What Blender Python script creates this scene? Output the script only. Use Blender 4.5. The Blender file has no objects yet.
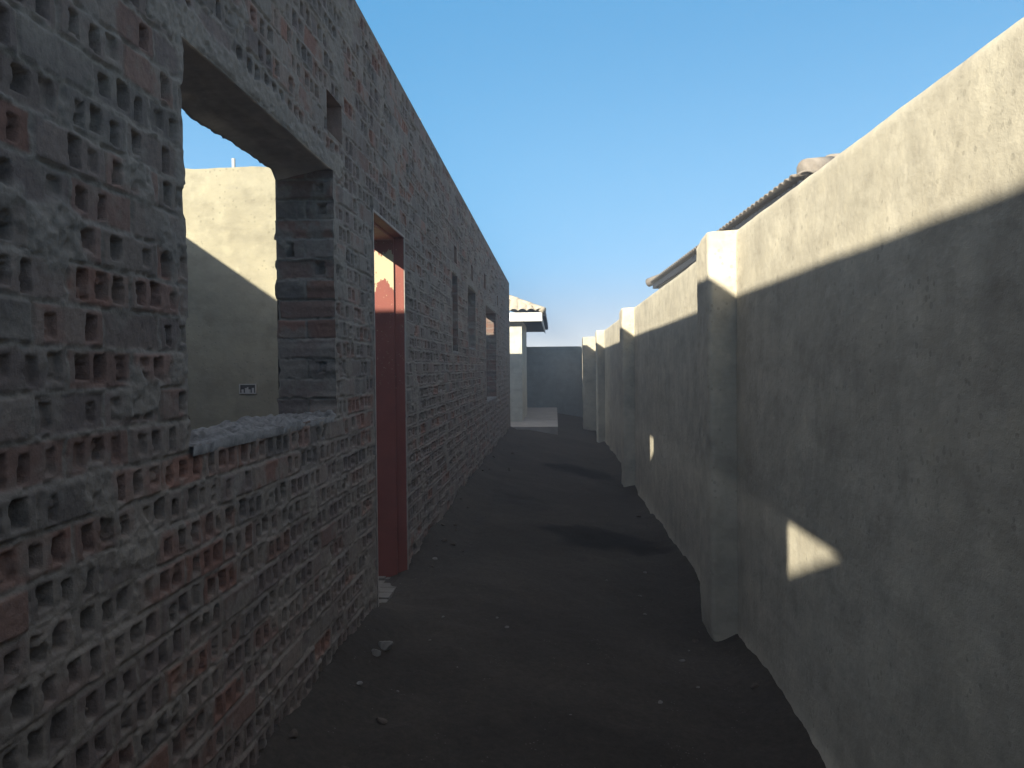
import bpy, math, random
import numpy as np
from mathutils import Matrix, Vector
random.seed(7)
S = bpy.context.scene
COL = S.collection
R = math.radians

# ------------------------------------------------------------------ numbers of the place (metres)
EYE = 1.32
HAZE = .0115
FX, FB = -0.943, -1.195            # corridor face and inner face of the brick house wall
HT = 3.095                         # its height
Y0, Y1 = -8.0, 16.75
RX, RB, RT = 1.027, 1.19, 2.085     # boundary wall: face, back, top
SUN = Vector((1.0, 1.95, -0.70))
CH = 0.0855                        # brick course
# openings in the corridor wall: (y0, y1, z0, z1)
WIN = (2.01, 3.40, 1.125, 2.175)
DOOR = (4.125, 4.965, 0.0, 2.14)
SLITA = (7.38, 7.79, 1.485, 2.222)
SLITB = (8.72, 9.55, 1.55, 2.222)
WINB = (11.0, 12.84, 0.86, 2.2)
REAR = (-2.0, -0.235, 1.125, 2.175)
VENTS = [(3.32, 3.555, 2.325, 2.495), (7.55, 7.75, 2.33, 2.49), (9.08, 9.30, 2.33, 2.50),
         (10.77, 11.0, 2.41, 2.60), (13.15, 13.40, 2.36, 2.52)]

# ------------------------------------------------------------------ helpers
def link(o, parent=None):
    COL.objects.link(o)
    if parent: o.parent = parent
    return o

def tag(o, label=None, cat=None, group=None, kind=None):
    if label: o['label'] = label
    if cat: o['category'] = cat
    if group: o['group'] = group
    if kind: o['kind'] = kind
    return o

def empty(name, loc, rz=0):
    o = bpy.data.objects.new(name, None)
    o.location = loc; o.rotation_euler = (0, 0, rz)
    o.empty_display_size = 0.2
    return link(o)

class MB:
    """collects verts / faces in WORLD coordinates, links one mesh object"""
    def __init__(s): s.v = []; s.f = []
    def box(s, a, b):
        x0, y0, z0 = a; x1, y1, z1 = b
        n = len(s.v)
        s.v += [(x0,y0,z0),(x1,y0,z0),(x1,y1,z0),(x0,y1,z0),(x0,y0,z1),(x1,y0,z1),(x1,y1,z1),(x0,y1,z1)]
        s.f += [tuple(n+i for i in q) for q in ((0,3,2,1),(4,5,6,7),(0,1,5,4),(1,2,6,5),(2,3,7,6),(3,0,4,7))]
    def quad(s, *p):
        n = len(s.v); s.v += [tuple(q) for q in p]; s.f.append(tuple(range(n, n+len(p))))
    def prism(s, poly, d):          # poly: list of 3D points (planar), d extrusion vector
        n = len(s.v); k = len(poly)
        s.v += [tuple(p) for p in poly] + [tuple(Vector(p)+Vector(d)) for p in poly]
        s.f.append(tuple(n+i for i in range(k))[::-1]); s.f.append(tuple(n+k+i for i in range(k)))
        for i in range(k):
            j = (i+1) % k
            s.f.append((n+i, n+j, n+k+j, n+k+i))
    def tube(s, pts, r, seg=10, cap=True):
        n = len(s.v); pts = [Vector(p) for p in pts]
        for i, p in enumerate(pts):
            t = (pts[min(i+1, len(pts)-1)] - pts[max(i-1, 0)]).normalized()
            a = t.orthogonal().normalized(); b = t.cross(a)
            for k in range(seg):
                an = 2*math.pi*k/seg
                s.v.append(tuple(p + (a*math.cos(an)+b*math.sin(an))*r))
        for i in range(len(pts)-1):
            for k in range(seg):
                s.f.append((n+i*seg+k, n+i*seg+(k+1)%seg, n+(i+1)*seg+(k+1)%seg, n+(i+1)*seg+k))
        if cap:
            s.f.append(tuple(n+k for k in range(seg))[::-1])
            s.f.append(tuple(n+(len(pts)-1)*seg+k for k in range(seg)))
    def build(s, name, mat, parent=None, smooth=False, bevel=0):
        off = world_loc(parent)
        me = bpy.data.meshes.new(name)
        me.from_pydata([tuple(off @ Vector(v)) for v in s.v], [], s.f)
        import bmesh
        bm = bmesh.new(); bm.from_mesh(me)
        bmesh.ops.recalc_face_normals(bm, faces=bm.faces)
        if bevel:
            bmesh.ops.bevel(bm, geom=list(bm.edges), offset=bevel, segments=2, affect='EDGES')
        bm.to_mesh(me); bm.free()
        if smooth: me.shade_smooth()
        me.materials.append(mat)
        return link(bpy.data.objects.new(name, me), parent)

def world_loc(parent):
    m = Matrix.Identity(4)
    p = parent
    chain = []
    while p:
        chain.append(p.matrix_basis.copy()); p = p.parent
    for c in reversed(chain): m = m @ c
    return m.inverted()

def np_mesh(name, V, Q, mat, parent=None, col=None, smooth=True):
    V = np.asarray(V, np.float64); Q = np.asarray(Q, np.int32)
    if parent:
        M = np.array(world_loc(parent)); V = V @ M[:3, :3].T + M[:3, 3]
    me = bpy.data.meshes.new(name)
    me.vertices.add(len(V)); me.vertices.foreach_set('co', V.astype(np.float32).ravel())
    me.loops.add(Q.size); me.loops.foreach_set('vertex_index', Q.ravel())
    me.polygons.add(len(Q))
    me.polygons.foreach_set('loop_start', np.arange(0, Q.size, 4, dtype=np.int32))
    me.update(calc_edges=True)
    if col is not None:
        a = me.color_attributes.new('tint', 'FLOAT_COLOR', 'POINT')
        a.data.foreach_set('color', np.concatenate([col, np.ones((len(col), 1))], 1).astype(np.float32).ravel())
    if smooth: me.shade_smooth()
    me.materials.append(mat)
    return link(bpy.data.objects.new(name, me), parent)

def grid_quads(n, m, base=0, keep=None, flip=False):
    i = np.arange(n-1)[:, None]*m + np.arange(m-1)[None, :]
    q = np.stack([i, i+m, i+m+1, i+1], -1)
    if flip: q = q[..., ::-1]
    q = q[keep] if keep is not None else q.reshape(-1, 4)
    return q.reshape(-1, 4) + base

# numpy noise
def hsh(*k):
    x = np.zeros(np.broadcast(*k).shape, np.uint32) + np.uint32(2166136261)
    for a in k:
        x = (x ^ np.asarray(a).astype(np.int64).astype(np.uint32)) * np.uint32(16777619)
        x ^= x >> np.uint32(15); x *= np.uint32(2246822519); x ^= x >> np.uint32(13)
    return x.astype(np.float64)/4294967295.0
def vnoise(x, y, sc, seed=0):
    x = x/sc; y = y/sc
    i = np.floor(x); j = np.floor(y); fx = x-i; fy = y-j
    fx = fx*fx*(3-2*fx); fy = fy*fy*(3-2*fy)
    a = hsh(i, j, seed+0*i); b = hsh(i+1, j, seed+0*i); c = hsh(i, j+1, seed+0*i); d = hsh(i+1, j+1, seed+0*i)
    return (a*(1-fx)+b*fx)*(1-fy) + (c*(1-fx)+d*fx)*fy
def fbm(x, y, sc, seed=0, oct=3):
    s = 0; w = .5; t = 0
    for k in range(oct):
        s = s + w*vnoise(x+k*7.31, y-k*3.17, sc/2**k, seed+k*11); t += w; w *= .5
    return s/t
def sstep(a, b, x):
    t = np.clip((x-a)/(b-a), 0, 1); return t*t*(3-2*t)

MORTAR = np.array([.172, .152, .131])
PAL = np.array([[.138,.108,.094],[.124,.098,.088],[.152,.096,.078],[.168,.090,.068],[.108,.092,.082],[.150,.120,.102]])
def bricks(U, V, L=.232, seed=1, phole=.6, red=.25, smear_t=.56, nh=3, lowbias=True, band=None):
    """height (m, outward) and base colour of rough cored brickwork with squeezed-out mortar"""
    u = U + (fbm(U, V, .06, seed+3)-.5)*.008
    v = V + (fbm(U, V, .09, seed+5)-.5)*.009
    c = np.floor(v/CH); lv = v-c*CH
    off = (c % 2)*L/2 + (hsh(c, c*0+seed)-.5)*.04*(L > .2)*(L != .252)
    k = np.floor((u+off)/L); lu = u+off-k*L
    r1 = hsh(c, k, k*0+seed+1); r2 = hsh(c, k, k*0+seed+2); r3 = hsh(c, k, k*0+seed+4); r4 = hsh(c, k, k*0+seed+6)
    d = np.minimum(np.minimum(lu-.005, L-.005-lu), np.minimum(lv-.0055, CH-.0055-lv))
    bm = sstep(-.003, .003, d)
    f1 = fbm(U, V, .02, seed+21); f2 = fbm(U, V, .16, seed+31, 4); f3 = fbm(U, V, .5, seed+41)
    hj = -.003 + (fbm(U, V, .03, seed+15)-.5)*.020
    hb = (r1-.5)*.009 + (f1-.5)*.004
    h = hj*(1-bm) + hb*bm
    # mortar smears
    sm = sstep(smear_t, smear_t+.10, f2*.75 + f3*.25 + (r4-.5)*.10)
    if band is not None: sm = np.maximum(sm, band)
    # the cores that face out
    hole = np.zeros_like(U)
    solid = r3 < (.16 if lowbias else .45)
    for j in range(nh):
        q1 = hsh(c, k, k*0+seed+50+j); q2 = hsh(c, k, k*0+seed+60+j); q3 = hsh(c, k, k*0+seed+70+j)
        cu = L/2 + (j-(nh-1)/2)*(L-.026)/nh + (q2-.5)*.015
        hw = .0135+.0090*q3; hh = .0215+.008*hsh(c, k, k*0+seed+80+j)
        dd = np.maximum(np.abs(lu-cu)-hw, np.abs(lv-CH/2-(q3-.5)*.010)-hh)
        bias = np.clip((1.25-V)*.22, -.10, .22) if lowbias else 0
        op = np.where(q1 < phole+bias, 1.0, np.where(q1 < phole+bias+.16, .35, 0.0))
        op = np.where(solid, 0, op)
        hole = np.maximum(hole, (1-sstep(-.005, .0015, dd+(f1-.5)*.007))*op)
    hole = hole*(1-sm*.9)
    lump = fbm(U, V, .04, seed+81)
    hole = hole*np.where(lump > .68, .35, 1)
    h = h*(1-sm) + sm*(.0040+(f1-.5)*.013+(fbm(U, V, .055, seed+99)-.5)*.010) - hole*.036
    # base colour
    w = np.clip(r2, 0, .9999)
    g = 1-red
    cum = np.cumsum([.40*g, .28*g, red*.62, red*.38, .18*g, .14*g])
    idx = np.clip(np.searchsorted(cum, w), 0, 5)
    if lowbias:      # redder, cleaner bricks in the stretch before the big window
        near = sstep(.9, 1.1, V)*(1-sstep(1.75, 2.0, V))*(1-sstep(2.0, 2.3, U))
        idx = np.where((near > .5) & (r4 > .70), np.where(r1 > .5, 2, 3), idx)
    else: near = 0*U
    bc = PAL[idx]*(.85+.3*r4)[..., None]
    dirt = sstep(.44, .64, fbm(U, V, .07, seed+91, 4))[..., None]*(.72-.22*near[..., None])   # dried mortar film over faces
    bc = bc*(1-dirt)+MORTAR*dirt
    mk = np.clip(1-bm+sm, 0, 1)[..., None]
    mc = MORTAR*(.82+.36*fbm(U, V, .05, seed+95))[..., None]
    colr = bc*(1-mk)+mc*mk
    return h, colr

# ------------------------------------------------------------------ materials
class N:
    def __init__(s, name):
        s.m = bpy.data.materials.new(name); s.m.use_nodes = True
        s.t = s.m.node_tree; s.b = s.t.nodes['Principled BSDF']
        s.b.inputs['Specular IOR Level'].default_value = .25
        s.b.inputs['Roughness'].default_value = .9
        s.co = s.add('ShaderNodeTexCoord').outputs['Object']
    def add(s, t, **kw):
        n = s.t.nodes.new(t)
        for k, v in kw.items(): setattr(n, k, v)
        return n
    def ln(s, a, b): s.t.links.new(a, b)
    def mapv(s, scale):
        n = s.add('ShaderNodeMapping'); n.inputs['Scale'].default_value = scale
        s.ln(s.co, n.inputs['Vector']); return n.outputs['Vector']
    def noise(s, sc, det=4, rough=.55, vec=None):
        n = s.add('ShaderNodeTexNoise'); n.inputs['Scale'].default_value = sc
        n.inputs['Detail'].default_value = det; n.inputs['Roughness'].default_value = rough
        s.ln(vec or s.co, n.inputs['Vector']); return n.outputs['Fac']
    def ramp(s, fac, stops):
        n = s.add('ShaderNodeValToRGB'); e = n.color_ramp.elements
        while len(e) < len(stops): e.new(.5)
        for x, (p, c) in zip(e, stops):
            x.position = p; x.color = (*c, 1) if len(c) == 3 else c
        s.ln(fac, n.inputs['Fac']); return n.outputs['Color']
    def mix(s, fac, a, b, mode='MIX'):
        n = s.add('ShaderNodeMix', data_type='RGBA', blend_type=mode)
        for sock, v in ((n.inputs['Factor'], fac), (n.inputs['A'], a), (n.inputs['B'], b)):
            pass
        ins = [i for i in n.inputs if i.enabled]
        for sock, v in zip((n.inputs[0], n.inputs[6], n.inputs[7]), (fac, a, b)):
            if isinstance(v, (int, float)): sock.default_value = v
            elif isinstance(v, tuple): sock.default_value = (*v, 1)
            else: s.ln(v, sock)
        return n.outputs[2]
    def math(s, op, a, b=0.0, clamp=False):
        n = s.add('ShaderNodeMath', operation=op, use_clamp=clamp)
        for sock, v in zip(n.inputs, (a, b)):
            if isinstance(v, (int, float)): sock.default_value = v
            else: s.ln(v, sock)
        return n.outputs[0]
    def bump(s, layers, dist=.01):
        prev = None
        for h, st, ds in layers:
            n = s.add('ShaderNodeBump'); n.inputs['Strength'].default_value = st; n.inputs['Distance'].default_value = ds
            s.ln(h, n.inputs['Height'])
            if prev: s.ln(prev, n.inputs['Normal'])
            prev = n.outputs['Normal']
        s.ln(prev, s.b.inputs['Normal'])
    def out(s, c):
        if isinstance(c, tuple): s.b.inputs['Base Color'].default_value = (*c, 1)
        else: s.ln(c, s.b.inputs['Base Color'])
        return s.m

def mat_plaster(name, c, var=.16, pits=True, streak=.5):
    n = N(name)
    big = n.noise(1.1, 5, .6); med = n.noise(5.5, 6, .65); fine = n.noise(60, 4, .6)
    st = n.noise(3.0, 4, .6, n.mapv((1, 1.0, .16)))
    dk = tuple(x*(1-var*1.6) for x in c); lt = tuple(min(1, x*(1+var)) for x in c)
    a = n.ramp(big, [(.30, dk), (.5, c), (.70, lt)])
    b = n.ramp(med, [(.32, (.80,.79,.78)), (.5, (1,1,1)), (.66, (1.08,1.07,1.04))])
    x = n.mix(.8, a, b, 'MULTIPLY')
    patch = n.ramp(n.noise(1.7, 6, .72), [(.44, (1,1,1)), (.475, (.84,.835,.83)), (.56, (.86,.855,.85)), (.60, (1.02,1.02,1.01))])
    x = n.mix(.55, x, patch, 'MULTIPLY')
    trow = n.ramp(n.noise(2.4, 5, .6, n.mapv((1, .8, 2.4))), [(.40, (.90,.895,.89)), (.5, (1,1,1)), (.62, (1.07,1.065,1.05))])
    x = n.mix(.8, x, trow, 'MULTIPLY')
    s_ = n.ramp(st, [(.36, (.74,.72,.70)), (.55, (1,1,1))])
    x = n.mix(streak, x, s_, 'MULTIPLY')
    layers = [(n.noise(7, 5, .6, n.mapv((1,1,1.4))), .5, .012), (n.noise(30, 4, .55), .28, .005), (n.noise(240, 3, .6), .45, .0015)]
    if pits:
        v = n.add('ShaderNodeTexVoronoi', feature='F1'); v.inputs['Scale'].default_value = 22
        n.ln(n.co, v.inputs['Vector'])
        region = n.math('GREATER_THAN', n.noise(2.2, 3), .50)
        pr = n.math('MULTIPLY', n.math('LESS_THAN', v.outputs['Distance'], n.math('MULTIPLY', n.noise(9, 2), .36)), region)
        x = n.mix(n.math('MULTIPLY', pr, .45), x, tuple(t*.55 for t in c))
        layers.append((n.math('SUBTRACT', 1.0, pr), .8, .008))
    n.bump(layers)
    return n.out(x)

def mat_tint(name, rough=.92, fine=.004):
    n = N(name)
    at = n.add('ShaderNodeVertexColor'); at.layer_name = 'tint'
    g = n.ramp(n.noise(55, 5, .7), [(.3, (.72,.72,.72)), (.5, (1,1,1)), (.7, (1.22,1.2,1.17))])
    x = n.mix(.85, at.outputs['Color'], g, 'MULTIPLY')
    g2 = n.ramp(n.noise(2.2, 4, .6), [(.3, (.82,.82,.83)), (.7, (1.12,1.11,1.08))])
    x = n.mix(.8, x, g2, 'MULTIPLY')
    n.b.inputs['Roughness'].default_value = rough
    n.bump([(n.noise(48, 6, .72), .7, fine*1.6), (n.noise(170, 4, .7), .6, fine*.6)])
    return n.out(x)

def mat_plain(name, c, rough=.7, var=.12, sc=14, metal=0, bumpd=.002):
    n = N(name)
    x = n.ramp(n.noise(sc, 5, .6), [(.3, tuple(t*(1-var) for t in c)), (.7, tuple(min(1,t*(1+var)) for t in c))])
    n.b.inputs['Roughness'].default_value = rough; n.b.inputs['Metallic'].default_value = metal
    n.bump([(n.noise(sc*6, 4, .6), .4, bumpd)])
    return n.out(x)

def mat_ground():
    n = N('dark_soil')
    a = n.ramp(n.noise(1.3, 6, .65), [(.3, (.036,.030,.024)), (.5, (.048,.041,.033)), (.7, (.064,.055,.045))])
    b = n.ramp(n.noise(34, 6, .75), [(.35, (.7,.7,.7)), (.52, (1,1,1)), (.72, (1.45,1.42,1.36))])
    x = n.mix(.9, a, b, 'MULTIPLY')
    at = n.add('ShaderNodeVertexColor'); at.layer_name = 'tint'
    x = n.mix(1.0, x, at.outputs['Color'], 'MULTIPLY')
    v = n.add('ShaderNodeTexVoronoi', feature='F1'); v.inputs['Scale'].default_value = 46
    n.ln(n.co, v.inputs['Vector'])
    sp = n.math('MULTIPLY', n.math('LESS_THAN', v.outputs['Distance'], .16), n.math('GREATER_THAN', n.noise(7, 3), .60))
    x = n.mix(n.math('MULTIPLY', sp, .7), x, (.16,.15,.135))
    n.b.inputs['Roughness'].default_value = 1.0; n.b.inputs['Specular IOR Level'].default_value = .1
    n.bump([(n.noise(9, 6, .7), .7, .03), (n.noise(60, 6, .75), .8, .010)])
    return n.out(x)

def mat_frame():
    n = N('red_oxide_steel')
    sep = n.add('ShaderNodeSeparateXYZ'); n.ln(n.co, sep.inputs[0])
    wob = n.math('MULTIPLY', n.math('SUBTRACT', n.noise(16, 5, .7, n.mapv((1,1,.55))), .5), .55)
    lvl = n.math('ADD', sep.outputs['Z'], wob)
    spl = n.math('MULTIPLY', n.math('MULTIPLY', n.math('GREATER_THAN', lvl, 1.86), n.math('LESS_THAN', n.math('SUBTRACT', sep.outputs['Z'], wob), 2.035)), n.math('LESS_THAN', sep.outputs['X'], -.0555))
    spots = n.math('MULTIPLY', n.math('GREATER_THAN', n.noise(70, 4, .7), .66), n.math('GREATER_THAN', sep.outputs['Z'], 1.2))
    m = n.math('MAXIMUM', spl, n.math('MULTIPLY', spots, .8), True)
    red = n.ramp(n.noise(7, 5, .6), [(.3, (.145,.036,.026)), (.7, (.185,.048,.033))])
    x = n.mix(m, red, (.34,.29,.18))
    n.b.inputs['Roughness'].default_value = .62
    n.bump([(n.noise(90, 4), .25, .001), (m, .5, .003)])
    return n.out(x)

M = {}
M['brick'] = mat_tint('rough_brickwork')
M['mortar'] = mat_plain('mortar', (.13,.12,.105), .95, .25, 9, bumpd=.006)
M['sill'] = mat_plain('sill_mortar', (.135,.13,.125), .9, .55, 22, bumpd=.012)
M['soffit'] = mat_plain('lintel_concrete', (.40,.37,.355), .92, .18, 6, bumpd=.004)
M['plaster_r'] = mat_plaster('boundary_plaster', (.455,.420,.338), .10, True, .22)
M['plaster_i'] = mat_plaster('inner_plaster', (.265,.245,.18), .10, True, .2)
M['plaster_b'] = mat_plaster('end_wall_paint', (.215,.245,.238), .12, False, .5)
M['inner_brick'] = mat_plain('inner_brick', (.20,.14,.11), .95, .3, 9, bumpd=.008)
M['white'] = mat_plaster('white_paint', (.46,.45,.39), .05, False, .25)
M['fascia'] = mat_plain('white_fascia', (.60,.59,.56), .55, .04, 5)
M['dark_trim'] = mat_plain('dark_gutter', (.05,.055,.065), .5, .1, 5)
M['slate'] = mat_plain('grey_fascia', (.026,.031,.042), .6, .15, 5)
for _k in ('slate', 'dark_trim'):
    M[_k].node_tree.nodes['Principled BSDF'].inputs['Specular IOR Level'].default_value = 0
M['tile'] = mat_plain('concrete_roof_tile', (.19,.165,.14), .9, .25, 11, bumpd=.006)
M['tile_w'] = mat_plain('pale_roof_tile', (.34,.30,.24), .9, .25, 9, bumpd=.006)
M['slab'] = mat_plain('slab_concrete', (.30,.275,.25), .9, .18, 4, bumpd=.004)
M['frame'] = mat_frame()
M['edge'] = mat_plain('dusty_steel_edge', (.23,.20,.175), .7, .25, 20)
M['ground'] = mat_ground()
M['pvc'] = mat_plain('white_plastic', (.36,.35,.33), .45, .05, 10)
M['blackhole'] = mat_plain('dark_box_inside', (.04,.04,.04), .8, .1, 10)
M['wood'] = mat_plain('cream_house_wall', (.42,.40,.34), .9, .12, 5)
M['rubble'] = mat_plain('broken_mortar', (.17,.16,.145), .95, .25, 20, bumpd=.008)
M['clod'] = mat_plain('clod', (.085,.068,.055), 1.0, .3, 25, bumpd=.006)
M['chip'] = mat_plain('pale_chip', (.17,.16,.148), .9, .25, 30, bumpd=.004)

# ------------------------------------------------------------------ brick house
house = empty('brick_house', (FX, Y0, 0))
tag(house, 'long unfinished roofless house of rough raw brick with a red door frame', 'house')

def jag(z, seed):                # ragged vertical edge, course by course
    c = np.floor(z/CH)
    return (hsh(c, c*0+seed)-.5)*.020 + (vnoise(z, z*0, .03, seed+5)-.5)*.014

def snap(arr, vals):
    arr = np.array(arr)
    for v in vals:
        i = np.argmin(np.abs(arr-v)); arr[i] = v
    return np.unique(arr)

OPEN = [WIN, DOOR, SLITA, SLITB, WINB, REAR] + VENTS
def facade():
    ys = [Y0]
    y = Y0
    while y < Y1:
        dy = .12 if y < -1.6 else (.03 if y < .9 else max(.0038, .0042*(y/1.7)**1.45))
        y += dy; ys.append(y)
    ys[-1] = Y1
    ys = snap(ys, [o[0] for o in OPEN]+[o[1] for o in OPEN])
    zs = snap(np.linspace(0, HT, 740), [o[2] for o in OPEN]+[o[3] for o in OPEN]+[0, HT])
    Yg, Zg = np.meshgrid(ys, zs, indexing='ij')
    # concrete lintels show as a plain plastered band over each opening; a mortar strip runs down its edges
    bd = np.zeros_like(Yg)
    wv = (fbm(Yg, Zg, .12, 77, 4)-.5)*.05
    for (a, b, z0, z1) in (WIN, SLITA, SLITB, WINB, REAR):
        e = np.maximum(np.maximum(a-.16-Yg, Yg-b-.16), np.maximum(z1-.01-Zg, Zg-z1-.082))
        bd = np.maximum(bd, 1-sstep(-.01, .012, e+wv))
    for (a, b, z0, z1) in (WIN, DOOR):
        for q in (a, b):
            e = np.maximum(np.abs(Yg-q)-.035, np.maximum(z0-Zg, Zg-z1))
            bd = np.maximum(bd, .8*(1-sstep(-.01, .012, e+wv)))
    h, c = bricks(Yg, Zg, seed=11, band=bd, phole=.72, red=.26, smear_t=.60)
    # waviness of the whole wall
    h += (fbm(Yg, Zg, 1.1, 401)-.5)*.012
    fade = np.minimum(1, (HT-Zg)/.02)*np.minimum(1, (Yg-Y0)/.02)*np.minimum(1, (Y1-Yg)/.02)
    Yw = Yg.copy()
    for i, (a, b, z0, z1) in enumerate(OPEN):
        dy = np.maximum(np.maximum(a-Yg, Yg-b), 0); dz = np.maximum(np.maximum(z0-Zg, Zg-z1), 0)
        d = np.hypot(dy, dz); fade = np.minimum(fade, sstep(0, .014, d))
        inz = (Zg >= z0-.001) & (Zg <= z1+.001)
        if i in (0, 2, 3, 4):
            for e, sd in ((a, 500+i), (b, 600+i)):
                edge = np.clip(1-np.abs(Yg-e)/.06, 0, 1)
                zf = np.minimum(1, np.minimum(np.abs(Zg-z0), np.abs(z1-Zg))/.03)
                Yw += np.where(inz, jag(Zg, sd)*edge*zf, 0)
    X = FX + h*fade
    V = np.stack([X, Yw, Zg], -1).reshape(-1, 3)
    yc = (ys[1:]+ys[:-1])/2; zc = (zs[1:]+zs[:-1])/2
    keep = np.ones((len(yc), len(zc)), bool)
    for a, b, z0, z1 in OPEN:
        keep &= ~(((yc > a) & (yc < b))[:, None] & ((zc > z0) & (zc < z1))[None, :])
    Q = [grid_quads(len(ys), len(zs), 0, keep)]
    C = [c.reshape(-1, 3)]; VV = [V]; n = len(V)
    # inner leaf, top and ends
    ops = [o for o in OPEN if o not in VENTS]
    yi = np.unique([Y0, Y1]+[o[0] for o in ops]+[o[1] for o in ops]); zi = np.unique([0, HT]+[o[2] for o in ops]+[o[3] for o in ops])
    a_, b_ = np.meshgrid(yi, zi, indexing='ij')
    k2 = np.ones((len(yi)-1, len(zi)-1), bool)
    yc = (yi[1:]+yi[:-1])/2; zc = (zi[1:]+zi[:-1])/2
    for a, b, z0, z1 in ops:
        k2 &= ~(((yc > a) & (yc < b))[:, None] & ((zc > z0) & (zc < z1))[None, :])
    VI = np.stack([np.full_like(a_, FB), a_, b_], -1).reshape(-1, 3)
    Q.append(grid_quads(len(yi), len(zi), n, k2, True)); VV.append(VI); C.append(np.tile(PAL[0], (len(VI), 1))); n += len(VI)
    top = [(FX, Y0, HT), (FX, Y1, HT), (FB, Y1, HT), (FB, Y0, HT), (FX, Y0, 0), (FB, Y0, 0), (FX, Y1, 0), (FB, Y1, 0)]
    VV.append(np.array(top)); C.append(np.tile(MORTAR, (8, 1)))
    Q.append(np.array([[0,1,2,3],[4,0,3,5],[1,6,7,2]])+n)
    return np_mesh('wall', np.concatenate(VV), np.concatenate(Q), M['brick'], house, np.concatenate(C))
facade()

def jamb(o, far, res, seed, jseed, red=.5, phole=.2):
    a, b, z0, z1 = o
    xs = np.linspace(0, FX-FB, max(4, int((FX-FB)/res)+1)); zs = np.linspace(z0, z1, int((z1-z0)/res)+2)
    D, Zg = np.meshgrid(xs, zs, indexing='ij')
    h, c = bricks(D+.002, Zg, L=.252, seed=seed, phole=phole, red=red, smear_t=.60, nh=2, lowbias=False)
    T = FX-FB
    zf = np.minimum(1, np.minimum(Zg-z0, z1-Zg)/.03)
    fade = np.minimum(1, np.minimum(D, T-D)/.012)*np.minimum(1, np.minimum(Zg-z0, z1-Zg)/.01)
    j = jag(Zg, jseed)*np.clip(1-D/T, 0, 1)*zf
    Y = (b - h*fade + j) if far else (a + h*fade + j)
    X = FX - D - (jag(Zg, jseed+40)*.8*np.clip(1-(T-D)/.06, 0, 1)*zf)
    V = np.stack([X, Y, Zg], -1).reshape(-1, 3)
    np_mesh('jamb', V, grid_quads(len(xs), len(zs), flip=not far), M['brick'], house, c.reshape(-1, 3))

def flat_reveal(name, o, top, mat, res=.02, rough=.006, drop=0, fillet=0, lip=0, slope=0):
    a, b, z0, z1 = o
    z = z1 if top else z0
    T = FX-FB
    xs = np.linspace(0, T, max(5, int(T/res)+1)); ys = np.linspace(a, b, int((b-a)/res)+2)
    D, Y = np.meshgrid(xs, ys, indexing='ij')
    e = np.minimum(1, np.minimum(D, T-D)/.02)
    Z = z + ((fbm(Y, D, .09, int(a*100)+3, 4)-.5)*2+(fbm(Y, D*2.5, .03, 5, 3)-.5)*.9)*rough*(e*.8+.2)
    X = FX - D; Z = Z - slope*D/T
    if drop:       # ragged mortar squeezed out along the inner arris
        Z -= drop*np.clip(1-(T-D)/.07, 0, 1)*sstep(.35, .75, fbm(Y, Y*0, .11, 77, 4))
        X = X - .02*np.clip(1-(T-D)/.05, 0, 1)*(fbm(Y, Y*0+3, .05, 79)-.3)
    if fillet:
        r = np.clip(1-(b-Y)/fillet, 0, 1); Z -= fillet*.55*r*r*np.clip(D/T*1.4-.3, 0, 1)
    if lip:
        X = X + lip*np.clip(1-D/.05, 0, 1)*(fbm(Y, Y*0, .10, 81, 4)*2-.5)
        Z = Z + lip*1.2*(fbm(Y, D, .06, 83, 4)-.4)
    rows = [np.stack([X, Y, Z], -1)]
    s = .028 if top else -.028
    first = rows[0][:1].copy(); first[..., 2] = z + s*.9; first[..., 0] -= .004
    last = rows[0][-1:].copy(); last[..., 2] = z + (.028 if top else -.028); last[..., 0] += .004
    G = np.concatenate([first, rows[0], last], 0)
    np_mesh(name, G.reshape(-1, 3), grid_quads(G.shape[0], G.shape[1], flip=top), mat, house)

jamb(WIN, True, .004, 210, 600, red=.4, phole=.35); jamb(WIN, False, .012, 211, 500)
flat_reveal('lintel', WIN, True, M['soffit'], .012, .004, drop=.018, fillet=.06)
flat_reveal('window_sill', WIN, False, M['sill'], .005, .030, lip=.012)
for i, o in ((2, SLITA), (3, SLITB), (4, WINB)):
    jamb(o, True, .012, 220+i, 600+i, red=.8, phole=.1); jamb(o, False, .025, 230+i, 500+i)
    flat_reveal('lintel', o, True, M['soffit'], .03, .003)
    flat_reveal('window_sill', o, False, M['sill'], .03, .006, lip=.01)
for far in (True, False): jamb(REAR, far, .03, 250, 700)
flat_reveal('lintel', REAR, True, M['soffit'], .03, .003); flat_reveal('window_sill', REAR, False, M['sill'], .03, .006)
# air vents left in the brickwork: shallow brick-lined pockets
for i, (a, b, z0, z1) in enumerate(VENTS):
    m = MB(); x = FX-.115
    m.quad((x,a,z0),(x,b,z0),(x,b,z1),(x,a,z1))
    m.quad((FX,a,z0),(FX,b,z0),(x,b,z0),(x,a,z0)); m.quad((FX,a,z1),(x,a,z1),(x,b,z1),(FX,b,z1))
    m.quad((FX,a,z0),(x,a,z0),(x,a,z1),(FX,a,z1)); m.quad((FX,b,z0),(FX,b,z1),(x,b,z1),(x,b,z0))
    m.build('air_vent', M['inner_brick'], house)

# other walls of the shell (they stop the sun as in the photograph)
XF = -4.09                        # inner face of the far long wall
def shell(name, a, b, mat): m = MB(); m.box(a, b); return m.build(name, mat, house)
m = MB(); m.box((XF-.22, Y0, 0), (XF, Y1, 3.10)); m.build('rear_wall', M['inner_brick'], house)
PX = FB-.002
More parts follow.
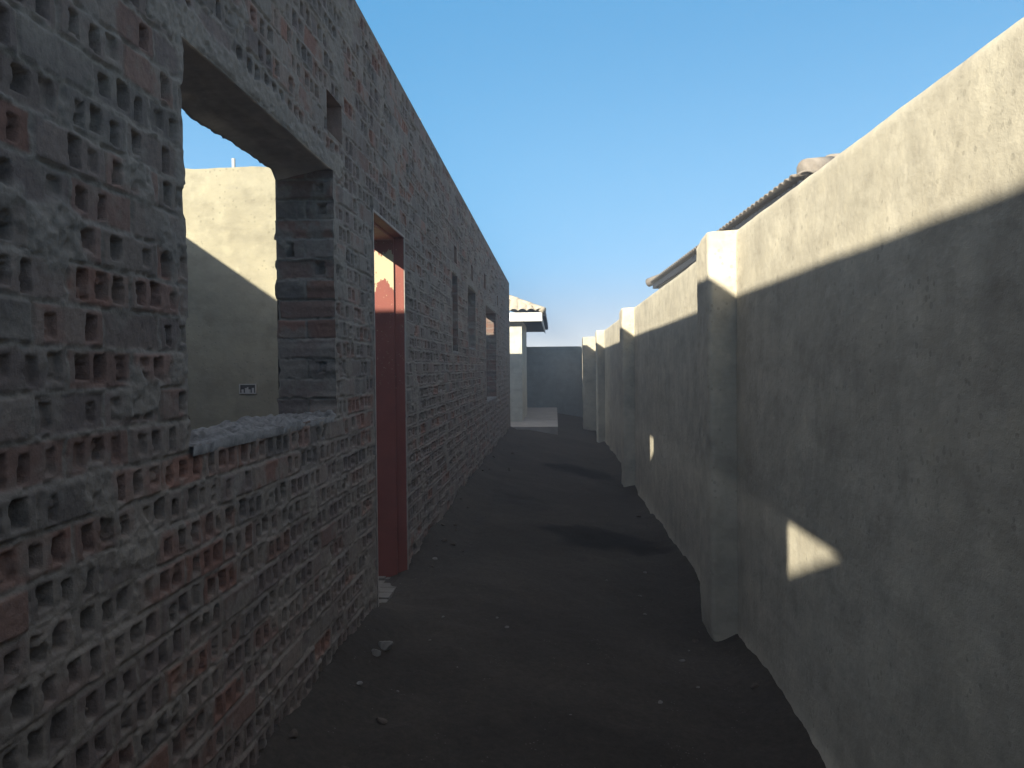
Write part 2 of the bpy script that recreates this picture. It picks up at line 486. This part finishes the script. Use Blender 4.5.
# partition seen through the big window
def partition_seen():
    xs = np.linspace(XF+.002, PX, 130); zs = np.linspace(0, 3.10, 140)
    Xg, Zg = np.meshgrid(xs, zs, indexing='ij')
    top = sstep(3.02, 3.10, Zg)*(fbm(Xg, Xg*0, .22, 91, 4)-.5)*.035
    Yv = 6.90 + (fbm(Xg, Zg, .6, 92)-.5)*.014
    V = np.stack([Xg, Yv, Zg+top], -1).reshape(-1, 3)
    Q = grid_quads(len(xs), len(zs), flip=True); n = len(V)
    b = np.stack([xs, np.full_like(xs, 7.05), Zg[:, -1]+top[:, -1]], -1); c = b.copy(); c[:, 2] = 0
    t = V.reshape(len(xs), len(zs), 3)[:, -1]
    VV = np.concatenate([V, t, b, c]); k = len(xs); i = np.arange(k-1)
    Q2 = np.stack([n+i, n+i+1, n+k+i+1, n+k+i], -1); Q3 = np.stack([n+k+i, n+k+i+1, n+2*k+i+1, n+2*k+i], -1)
    return np_mesh('partition_wall', VV, np.concatenate([Q, Q2, Q3]), M['plaster_i'], house)
part = partition_seen()
m = MB(); m.tube([(-2.82, 6.97, 3.02), (-2.822, 6.97, 3.195)], .016); m.build('conduit_pipe', M['pvc'], part, True)
m = MB(); bx0, bx1, bz0, bz1 = -2.765, -2.63, 1.125, 1.195
for (a, b) in (((bx0,6.886,bz1),(bx1,6.93,bz1+.008)), ((bx0,6.886,bz0-.008),(bx1,6.93,bz0)), ((bx0-.008,6.886,bz0-.008),(bx0,6.93,bz1+.008)), ((bx1,6.886,bz0-.008),(bx1+.008,6.93,bz1+.008)), (((bx0+bx1)/2-.005,6.888,bz0),((bx0+bx1)/2+.005,6.93,bz1-.02))): m.box(a, b)
for q in range(4): m.box((bx0+.012+q*.031, 6.889, bz0), (bx0+.030+q*.031, 6.892, bz0+.03+.012*(q % 2)))
sb = m.build('socket_box', M['pvc'], part)
m = MB(); m.box((bx0, 6.893, bz0), (bx1, 6.897, bz1)); m.build('box_inside', M['blackhole'], sb)
shell('partition_wall', (XF+.002, .90, 0), (PX, 1.03, 3.095), M['plaster_i'])
shell('partition_wall', (XF+.002, -4.19, 0), (PX, -4.06, 3.145), M['plaster_i'])
shell('partition_wall', (XF+.002, 9.60, 0), (PX, 9.72, 2.98), M['plaster_i'])
shell('sun_blocker', (FB-.055, 10.9, 0), (FB-.003, 12.31, 3.09), M['inner_brick'])  # unseen panel added to keep a sun patch off the boundary wall
shell('end_wall', (XF+.002, Y1-.23, 0), (PX, Y1-.004, 2.41), M['inner_brick'])
shell('end_wall', (XF+.002, Y0+.004, 0), (PX, Y0+.23, 3.09), M['inner_brick'])

# steel door frame lining the doorway
a, b, z0, z1 = DOOR
fr = MB(); T0 = FB-.004
fr.box((T0, b-.018, 0), (FX-.055, b+.012, z1))            # far jamb, deep leaf
fr.box((FX-.0549, b-.003, 0), (FX+.004, b+.012, z1))      # far jamb, rebate next to the corridor
fr.box((T0, a-.012, 0), (FX-.055, a+.018, z1)); fr.box((FX-.0549, a-.012, 0), (FX+.004, a+.003, z1))
fr.box((T0, a+.0181, z1-.018), (FX-.055, b-.0181, z1+.012)); fr.box((FX-.0549, a+.0031, z1-.003), (FX+.004, b-.0031, z1+.012))
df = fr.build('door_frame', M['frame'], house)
lp = MB()
for (p, q) in (((FX-.004, a-.014, 0), (FX+.010, a+.001, z1+.012)), ((FX-.004, b-.001, 0), (FX+.010, b+.014, z1+.012)), ((FX-.004, a+.0012, z1-.001), (FX+.010, b-.0012, z1+.012))): lp.box(p, q)
lp.build('frame_lip', M['edge'], df)
# threshold of broken brick laid flat
m = MB(); rnd = random.Random(3)
y = a+.024; 
while y < b-.03:
    w = min(.105+rnd.uniform(-.01, .01), b-.021-y); x = FX-.012
    while x > FB+.03:
        L = min(rnd.choice([.10, .115, .21]), x-FB-.003)
        m.box((x-L+.006, y, -.02), (x, y+w-.008, .018+rnd.uniform(-.006, .008))); x -= L
    y += w
m.build('door_threshold', M['mortar'], house)
# short white stub of conduit on the wall top
m = MB(); m.tube([(FX-.05, 5.94, HT-.02), (FX-.05, 5.945, HT+.085)], .013); m.build('conduit_pipe', M['pvc'], house, True)

# ------------------------------------------------------------------ boundary wall on the right with its pilasters
bw = empty('boundary_wall', (RX, Y0, 0))
tag(bw, 'tall cement plastered boundary wall with square pilasters along the right of the passage', 'wall')
def boundary():
    ys = [Y0]; y = Y0
    while y < 25.38:
        y += .2 if y < -.5 else (.03 if y < 1 else max(.016, .016*(y/1.6)**1.2)); ys.append(y)
    ys[-1] = 25.38; ys = np.array(ys); zs = np.linspace(-.45, RT, 120)
    Y, Z = np.meshgrid(ys, zs, indexing='ij')
    h = (fbm(Y, Z, 1.1, 301)-.5)*.018 + (fbm(Y, Z, .16, 302, 4)-.5)*.005
    h += .035*np.clip(1-(Z+.27)/.16, 0, 1)**2*fbm(Y, Z, .3, 303)*1.4         # lumpy mortar at the foot
    tz = sstep(RT-.1, RT, Z)*((fbm(Y, Y*0, 1.4, 305)-.5)*.012+(fbm(Y, Y*0, .12, 306, 3)-.5)*.006)
    h -= .012*sstep(RT-.02, RT, Z)
    V = np.stack([RX-h, Y, Z+tz], -1); k = len(ys)
    t = V[:, -1]; bt = t.copy(); bt[:, 0] = RB; bb = bt.copy(); bb[:, 2] = -.45
    mid = t.copy(); mid[:, 0] = RX+.02; mid[:, 2] += .006
    G = np.concatenate([V, mid[:, None], bt[:, None], bb[:, None]], 1)
    np_mesh('wall', G.reshape(-1, 3), grid_quads(G.shape[0], G.shape[1], flip=True), M['plaster_r'], bw)
boundary()
def pilaster(y0, y1, t=.162):
    # plan outline (rounded arrises), lofted up with a rounded, sloping head and a flared foot
    x0 = RX+.02; xf = RX-t; r = .032
    pts = [(x0, y0)]
    for k in range(5):
        an = math.pi*.5*k/4; pts.append((xf+r-r*math.sin(an), y0+r-r*math.cos(an)))
    for k in range(5):
        an = math.pi*.5*k/4; pts.append((xf+r-r*math.cos(an), y1-r+r*math.sin(an)))
    pts.append((x0, y1))
    # densify
    P = []
    for p, q in zip(pts[:-1], pts[1:]):
        n = max(1, int(math.dist(p, q)/.02))
        for k in range(n): P.append((p[0]+(q[0]-p[0])*k/n, p[1]+(q[1]-p[1])*k/n))
    P.append(pts[-1]); P = np.array(P)
    zs = np.linspace(-.40, RT-.001, 110); G = []
    for z in zs:
        g = P.copy()
        n = (fbm(P[:, 0]*3+P[:, 1], P[:, 0]*0+z, .35, int(y0*7)+1)-.5)*.016 + (fbm(P[:, 0]*3+P[:, 1], P[:, 0]*0+z, .07, 9)-.5)*.010
        out = np.clip((RX-P[:, 0])/t, 0, 1)
        g[:, 0] -= n*out; g[:, 1] += n*np.where(P[:, 1] < (y0+y1)/2, -1, 1)*.6
        foot = max(0, min(1, 1-(z+.30)/.25))**2
        g[:, 0] += .02*foot*out*math.sin(y0*3); g[:, 1] += np.where(P[:, 1] < (y0+y1)/2, -1, 1)*.014*foot
        lean = .012*(1-z/RT); g[:, 0] += lean*out
        G.append(np.column_stack([g, np.full(len(g), z)]))
    G = np.array(G)
    # head: rounded off towards the corridor
    top = G[-1].copy(); cy = (y0+y1)/2
    rr = np.clip((RX-top[:, 0])/t, 0, 1)
    far = np.clip((top[:, 1]-y0)/(y1-y0), 0, 1)
    drop = .085*np.clip(rr*1.0-.25, 0, 1)**2*far**1.2 + .008*rr
    zfac = np.clip((G[..., 2]-(RT-.25))/.25, 0, 1)
    G[..., 2] -= zfac*drop[None]
    caps = []
    for s, up in ((.93, .006), (.75, .010), (.4, .012), (.0, .012)):
        c = G[-1].copy(); c[:, 0] = x0+(c[:, 0]-x0)*s; c[:, 1] = cy+(c[:, 1]-cy)*s
        c[:, 2] = RT + (c[:, 2]-RT)*s + up-.004; caps.append(c)
    G = np.concatenate([G, np.array(caps)], 0)
    return np_mesh('pilaster', G.reshape(-1, 3), grid_quads(G.shape[0], G.shape[1]), M['plaster_r'], bw)
for y0, y1 in ((-1.2, -.8), (4.58, 4.96), (10.39, 10.80), (16.65, 17.2), (20.15, 20.9)): pilaster(y0, y1, .325 if y0 > 20 else .162)

# ------------------------------------------------------------------ unseen wall added behind the camera to darken the near shade
m = MB(); m.box((FX+.004, -2.1, -.4), (RX-.004, -1.9, 2.4)); o = m.build('shade_wall', M['inner_brick'], None, bevel=.008)
tag(o, 'plain wall added unseen behind the camera to deepen the shade in the passage', 'wall')

# ------------------------------------------------------------------ end wall
ew = MB(); ew.box((-6, 25.4, -.4), (RB, 25.6, 1.985)); o = ew.build('end_wall', M['plaster_b'], None, bevel=.01)
tag(o, 'dark blue grey wall closing the far end of the passage', 'wall')

# ------------------------------------------------------------------ little white house at the end
wh = empty('white_house', (-2, 18.85, 0))
tag(wh, 'small white house with pale tiled hip roof at the far end of the passage', 'house')
m = MB(); m.box((-5.5, 18.85, .0551), (-.775, 22.0, 2.44)); m.build('wall', M['white'], wh)
EX, EY, EZ = -.29, 18.55, 2.60
m = MB(); m.box((-6, EY, 2.40), (EX, EY+.025, EZ)); m.box((EX-.025, EY+.0251, 2.40), (EX-.001, 25.3, EZ-.002)); m.build('fascia', M['fascia'], wh)
m = MB(); m.box((-6, EY+.026, 2.445), (EX-.026, 25.25, 2.46)); m.build('soffit', M['slate'], wh)
def gutter_prof(): return [(0, 0), (.075, 0), (.085, .085), (.077, .085), (.069, .009), (.008, .009), (.008, .085), (0, .085)]
m = MB(); m.prism([(EX+.002+p, EY-.01, 2.515+q) for p, q in gutter_prof()], (0, 6.8, 0)); m.build('gutter', M['dark_trim'], wh)
def tiled_slope(name, p0, along, up, n_al, n_up, w, mat, parent, amp=.03, clip=None, step=.012):
    """roof slope of barrel tiles: p0 eave start, unit 'along' the eave, unit 'up' the slope"""
    along = np.array(along, float); up = np.array(up, float); nrm = np.cross(along, up); nrm /= np.linalg.norm(nrm)
    if nrm[2] < 0: nrm = -nrm
    sub = 8; us = np.arange(n_al*sub+1)/sub*w; V = []
    vs = []
    for k in range(n_up): vs += [(k*.33, step*1.6), (k*.33+.325, 0.0)]
    for v, lift in vs:
        for u in us:
            ph = (u/w) % 1
            hgt = amp*(abs(math.cos(math.pi*(ph-.5)))**.7) + lift
            uu = u
            if clip: uu = clip(u, v)
            V.append(np.array(p0)+along*uu+up*v+nrm*hgt)
    Q = grid_quads(len(vs), len(us))
    o = np_mesh(name, np.array(V), Q, mat, parent)
    mod = o.modifiers.new('thick', 'SOLIDIFY'); mod.thickness = .014; mod.offset = -1
    return o
pt = math.tan(R(24)); sl = math.hypot(1, pt)
# front slope (faces the camera) hip-clipped at its right end, and the right-hand slope
tiled_slope('roof', (EX+.05-5.4, EY-.05, EZ+.012), (1,0,0), (0,1/sl,pt/sl), 27, 5, .20, M['tile_w'], wh, .055,
            clip=lambda u, v: min(u, 5.4-v/sl))
tiled_slope('roof', (EX+.05, EY-.05, EZ+.010), (0,1,0), (-1/sl,0,pt/sl), 34, 5, .20, M['tile_w'], wh, .05,
            clip=lambda u, v: max(u, v/sl))
hip = [(EX+.05-q, EY-.05+q, EZ+.055+q*pt) for q in np.linspace(0, 2.3, 24)]
m = MB()
for k in range(5):
    q0, q1 = k*.32, k*.32+.345
    m.tube([(EX+.05-q, EY-.05+q, EZ+.035+q*pt+.012*(1-(q-q0)/.345)) for q in (q0, q1)], .07, 12)
m.build('hip_cap', M['tile_w'], wh, True)

slab = MB(); slab.box((-5.5, 17.1, -.3), (.05, 25.39, .055)); o = slab.build('concrete_slab', M['slab'], None, bevel=.006)
tag(o, 'pale raised concrete slab on the ground in front of the white house', 'slab')

# ------------------------------------------------------------------ neighbour's house behind the boundary wall
A = Vector((1.915, 6.36, 2.76)); B = Vector((1.715, 14.1, 2.76))
ang = math.atan2(-(B.x-A.x), B.y-A.y)
nh = empty('tiled_house', (A.x, A.y, 0), ang)
tag(nh, 'neighbouring house with grey tile eave and dark fascia rising behind the boundary wall', 'house')
Mw = nh.matrix_basis.copy(); Lh = (B-A).length
def loc(pts): return [tuple(Mw @ Vector(p)) for p in pts]
def lbox(mb, a, b):
    n = len(mb.v); mb.box(a, b); mb.v[n:] = loc(mb.v[n:])
EV = 2.76
m = MB(); lbox(m, (.07, .10, -.4), (6, Lh-.22, EV-.0701)); m.build('wall', M['wood'], nh)
m = MB(); lbox(m, (.0, .0, EV-.085), (.022, Lh, EV-.005)); lbox(m, (.0221, .0, EV-.085), (6, .022, EV-.005)); lbox(m, (.0221, Lh-.022, EV-.085), (6, Lh, EV-.005)); m.build('fascia', M['slate'], nh)
m = MB(); lbox(m, (.023, .023, EV-.07), (5.9, Lh-.023, EV-.06)); m.build('soffit', M['slate'], nh)
pt2 = math.tan(R(20)); sl2 = math.hypot(1, pt2)
r3 = Mw.to_3x3()
nrow = 10; ncol = int(Lh/.14)+1
tiled_slope('roof', loc([(-.05, -.04, EV+.002)])[0], r3 @ Vector((0,1,0)), r3 @ Vector((1/sl2,0,pt2/sl2)), ncol, nrow, .14, M['tile'], nh, .026,
            clip=lambda u, v: min(max(u, v/sl2), Lh+.08-v/sl2))
tiled_slope('roof', loc([(-.04, -.05, EV+.002)])[0], r3 @ Vector((1,0,0)), r3 @ Vector((0,1/sl2,pt2/sl2)), 42, nrow, .14, M['tile'], nh, .026,
            clip=lambda u, v: max(u, v/sl2))
tiled_slope('roof', loc([(-.04, Lh+.05, EV+.002)])[0], r3 @ Vector((1,0,0)), r3 @ Vector((0,-1/sl2,pt2/sl2)), 42, nrow, .14, M['tile'], nh, .026,
            clip=lambda u, v: max(u, v/sl2))
m = MB()
for k in range(9):
    q0 = k*.30+.13
    n = len(m.v)
    m.tube([(-.05+q, -.04+q, EV+.032+q*pt2+.02*(1-(q-q0)/.33)) for q in (q0, q0+.33)], .085, 14)
    m.v[n:] = loc(m.v[n:])
m.build('hip_cap', M['tile'], nh, True)
m = MB()
for k in range(9):
    q0 = k*.30-.02
    n = len(m.v)
    m.tube([(-.05+q, Lh+.04-q, EV+.02+q*pt2+.015*(1-(q-q0)/.33)) for q in (q0, q0+.33)], .075, 12)
    m.v[n:] = loc(m.v[n:])
m.build('hip_cap', M['tile'], nh, True)

# ------------------------------------------------------------------ ground: one sheet to the horizon
def ground():
    fx = np.concatenate([[-400, -120, -40, -12, -5, -3, -2, -1.4], np.arange(-1.2, 1.4, .028), [1.6, 2, 3, 5, 12, 40, 120, 400]])
    fy = [-400, -120, -40, -15, -8, -4, -2, -1]; y = -.5
    while y < 26: fy.append(y); y += .028 if y < 3 else .028*(y/3)**.8
    fy = np.array(fy+[28, 32, 40, 70, 150, 500])
    X, Y = np.meshgrid(fx, fy, indexing='ij')
    inside = sstep(-1.15, -.9, X)*(1-sstep(1.03, 1.2, X))*sstep(-1, -.4, Y)*(1-sstep(16.6, 17.2, Y))
    z = (fbm(X, Y, .8, 701)-.5)*.05 + (fbm(X, Y, .13, 702, 4)-.5)*.035
    left = np.clip(1-(X-FX)/.30, 0, 1)**1.6; right = np.clip(1-(RX-X)/.26, 0, 1)**1.6
    z += left*(.05+.15*fbm(Y, Y*0, .6, 703, 4))*(1-np.clip(1-np.abs(Y-4.55)/.7, 0, 1)) + right*(.03+.085*fbm(Y, Y*0, .7, 704, 4))
    z = z*inside - .003 - .27*np.clip((X+.6)/1.5, 0, 1)
    # damp, darker patches of soil with their own outlines
    t = np.ones_like(X)
    for cx, cy, rx, ry, k in ((.42, 6.95, .55, .50, .30), (.33, 11.6, .50, .65, .30), (-.3, 8.2, .35, .5, .7), (.1, 2.9, .5, .45, .75), (.3, 16.0, .5, .8, .65)):
        d = np.hypot((X-cx)/rx, (Y-cy)/ry) + (fbm(X, Y, .25, 711, 4)-.5)*1.1
        t = np.minimum(t, k+(1-k)*sstep(.62, 1.12, d))
    c = np.stack([t, t*.99, t*.98], -1).reshape(-1, 3)
    o = np_mesh('ground', np.stack([X, Y, z], -1).reshape(-1, 3), grid_quads(len(fx), len(fy)), M['ground'], None, c)
    tag(o, kind='structure')
    return X, Y, z
GX, GY, GZ = ground()
def gz(x, y):
    i = np.argmin(np.abs(GX[:, 0]-x)); j = np.argmin(np.abs(GY[0]-y)); return float(GZ[i, j])

# ------------------------------------------------------------------ rubble on the ground
def rock(name, loc, r, seed, mat, flat=.6, sub=2):
    import bmesh
    bm = bmesh.new(); bmesh.ops.create_icosphere(bm, subdivisions=sub, radius=1)
    rg = random.Random(seed); planes = [(Vector((rg.gauss(0,1), rg.gauss(0,1), rg.gauss(0,1))).normalized(), rg.uniform(.45, .85)) for _ in range(9)]
    for v in bm.verts:
        for n, d in planes:
            e = v.co.dot(n)-d
            if e > 0: v.co -= n*e
        v.co *= 1+rg.uniform(-.05, .05)
        v.co = Vector((v.co.x*r[0], v.co.y*r[1], v.co.z*r[2]))
    me = bpy.data.meshes.new(name); bm.to_mesh(me); bm.free()
    me.materials.append(mat)
    o = bpy.data.objects.new(name, me); o.location = loc; o.rotation_euler = (0, 0, rg.uniform(0, 6.28))
    return link(o)
x, y = -.79, 3.62
o = rock('mortar_lump', (x, y, gz(x, y)+.018), (.042, .040, .034), 5, M['rubble'], sub=3)
tag(o, 'fist sized grey lump of broken mortar near the red door frame', 'rubble')
o = rock('mortar_lump', (x-.02, y-.11, gz(x-.02, y-.11)+.012), (.030, .027, .018), 6, M['rubble'], sub=3)
tag(o, 'flatter grey mortar piece lying just in front of the fist sized lump', 'rubble')
spots = [(-.797, 3.161, .014), (-.657, 3.235, .007), (-.604, 4.184, .010), (-.328, 4.328, .010), (-.266, 4.196, .013), (.649, 4.19, .014), (.456, 3.58, .014),
         (.667, 6.075, .018), (.552, 5.336, .013), (-.82, 5.32, .022), (.536, 4.897, .012), (-.619, 3.841, .007), (.669, 3.836, .010), (-.45, 3.55, .006),
         (.15, 3.9, .006), (.72, 4.4, .008), (.35, 5.6, .010), (.05, 3.3, .006)]
for i, (x, y, r) in enumerate(spots):
    o = rock('mortar_chip', (x, y, gz(x, y)+r*.25), (r*1.25, r*.9, r*.55), 40+i, M['chip'])
    tag(o, 'small pale chip of broken mortar lying loose on the dark soil', 'rubble', 'mortar chips scattered on the soil')

rs = random.Random(21)
for i in range(46):                       # clods and broken brick fallen along the foot of the walls
    y = 2.0+13*rs.random()**1.8
    x = FX+.05+abs(rs.gauss(0, .14)) if rs.random() < .6 else RX-.05-abs(rs.gauss(0, .12))
    if abs(y-4.55) < .55 and x < 0: continue
    if 4.5 < y < 5.05 and x > .8: x = .78
    q = rs.uniform(.008, .026)
    o = rock('soil_clod', (x, y, gz(x, y)+q*.2), (q*1.2, q, q*.75), 200+i, M['clod'])
    tag(o, 'dark clod of soil or broken brick at the foot of a wall', 'rubble', 'clods fallen along the foot of the walls')

# ------------------------------------------------------------------ light and camera
w = bpy.data.worlds.new('World'); S.world = w; w.use_nodes = True
nt = w.node_tree; bg = nt.nodes['Background']
sky = nt.nodes.new('ShaderNodeTexSky'); sky.sky_type = 'NISHITA'; sky.sun_disc = False
d = -SUN.normalized()
el = math.asin(d.z)
sky.sun_elevation = el; sky.sun_rotation = math.atan2(d.x, d.y)
sky.air_density = 1.0; sky.dust_density = 1.6; sky.ozone_density = 1.6; sky.altitude = 1300
sky.air_density = 1.0; sky.dust_density = .8; sky.ozone_density = 2.2; sky.altitude = 1400
# dusty winter haze lying low over the horizon: the Nishita sky fades into a lilac grey band
tc = nt.nodes.new('ShaderNodeTexCoord'); sp = nt.nodes.new('ShaderNodeSeparateXYZ'); nt.links.new(tc.outputs['Generated'], sp.inputs[0])
def mrange(f0, f1, t0, t1):
    m_ = nt.nodes.new('ShaderNodeMapRange'); m_.interpolation_type = 'SMOOTHSTEP'
    for k, v in (('From Min', f0), ('From Max', f1), ('To Min', t0), ('To Max', t1)): m_.inputs[k].default_value = v
    nt.links.new(sp.outputs['Z'], m_.inputs['Value']); return m_.outputs[0]
def cmix(f, a_, b_):
    m_ = nt.nodes.new('ShaderNodeMix'); m_.data_type = 'RGBA'; nt.links.new(f, m_.inputs[0])
    for sock, v in ((m_.inputs[6], a_), (m_.inputs[7], b_)):
        if isinstance(v, tuple): sock.default_value = (*v, 1)
        else: nt.links.new(v, sock)
    return m_.outputs[2]
low = cmix(mrange(-.02, .14, 0, 1), (1.25, 1.50, 1.84), (.64, 1.70, 2.85))
low = cmix(mrange(.10, .46, 0, 1), low, (.30, 1.12, 2.14))
thin = nt.nodes.new('ShaderNodeMix'); thin.data_type = 'RGBA'; thin.inputs[0].default_value = .60      # upper sky whitened, out of view, to lift and neutralise the shade
nt.links.new(sky.outputs[0], thin.inputs[6]); thin.inputs[7].default_value = (3.0, 2.9, 2.85, 1)
nt.links.new(cmix(mrange(.42, .75, 0, 1), low, thin.outputs[2]), bg.inputs[0]); bg.inputs[1].default_value = .118
L = bpy.data.lights.new('sun', 'SUN'); L.energy = 4.8; L.angle = R(.53); L.color = (1.0, .925, .755)
lo = bpy.data.objects.new('sun', L); link(lo)
lo.rotation_euler = SUN.to_track_quat('-Z', 'Y').to_euler()

if HAZE:  # added volume, stands in for veiling lens glare over the far end
    m = MB(); m.box((-420, -420, -1.5), (420, 520, 4.2))
    hm = bpy.data.materials.new('haze'); hm.use_nodes = True; t_ = hm.node_tree
    t_.nodes.remove(t_.nodes['Principled BSDF'])
    pv = t_.nodes.new('ShaderNodeVolumePrincipled'); pv.inputs['Color'].default_value = (.94, .955, 1.0, 1); pv.inputs['Density'].default_value = HAZE
    t_.links.new(pv.outputs[0], t_.nodes['Material Output'].inputs['Volume'])
    o = m.build('haze', hm); tag(o, kind='stuff')

cam = bpy.data.cameras.new('camera'); co = bpy.data.objects.new('camera', cam); link(co)
RM = ((0.9985083160527543, 0.008986817489857303, -0.05385517509856386), (0.053661144890929054, 0.020590904434891383, 0.9983468816917033), (-0.01008088798111037, 0.9997475940285915, -0.020077946397855016))
mw = Matrix([[RM[i][0], RM[i][1], -RM[i][2], 0] for i in range(3)]+[[0,0,0,1]])
mw[2][3] = EYE
co.matrix_world = mw
cam.sensor_width = 36; cam.lens = 800/1024*36; cam.clip_start = .02; cam.clip_end = 2000
S.camera = co
S.render.engine = 'CYCLES'
S.cycles.max_bounces = 8; S.cycles.diffuse_bounces = 4
S.view_settings.view_transform = 'Standard'; S.view_settings.look = 'None'; S.view_settings.gamma = 1
S.view_settings.exposure = 1.6
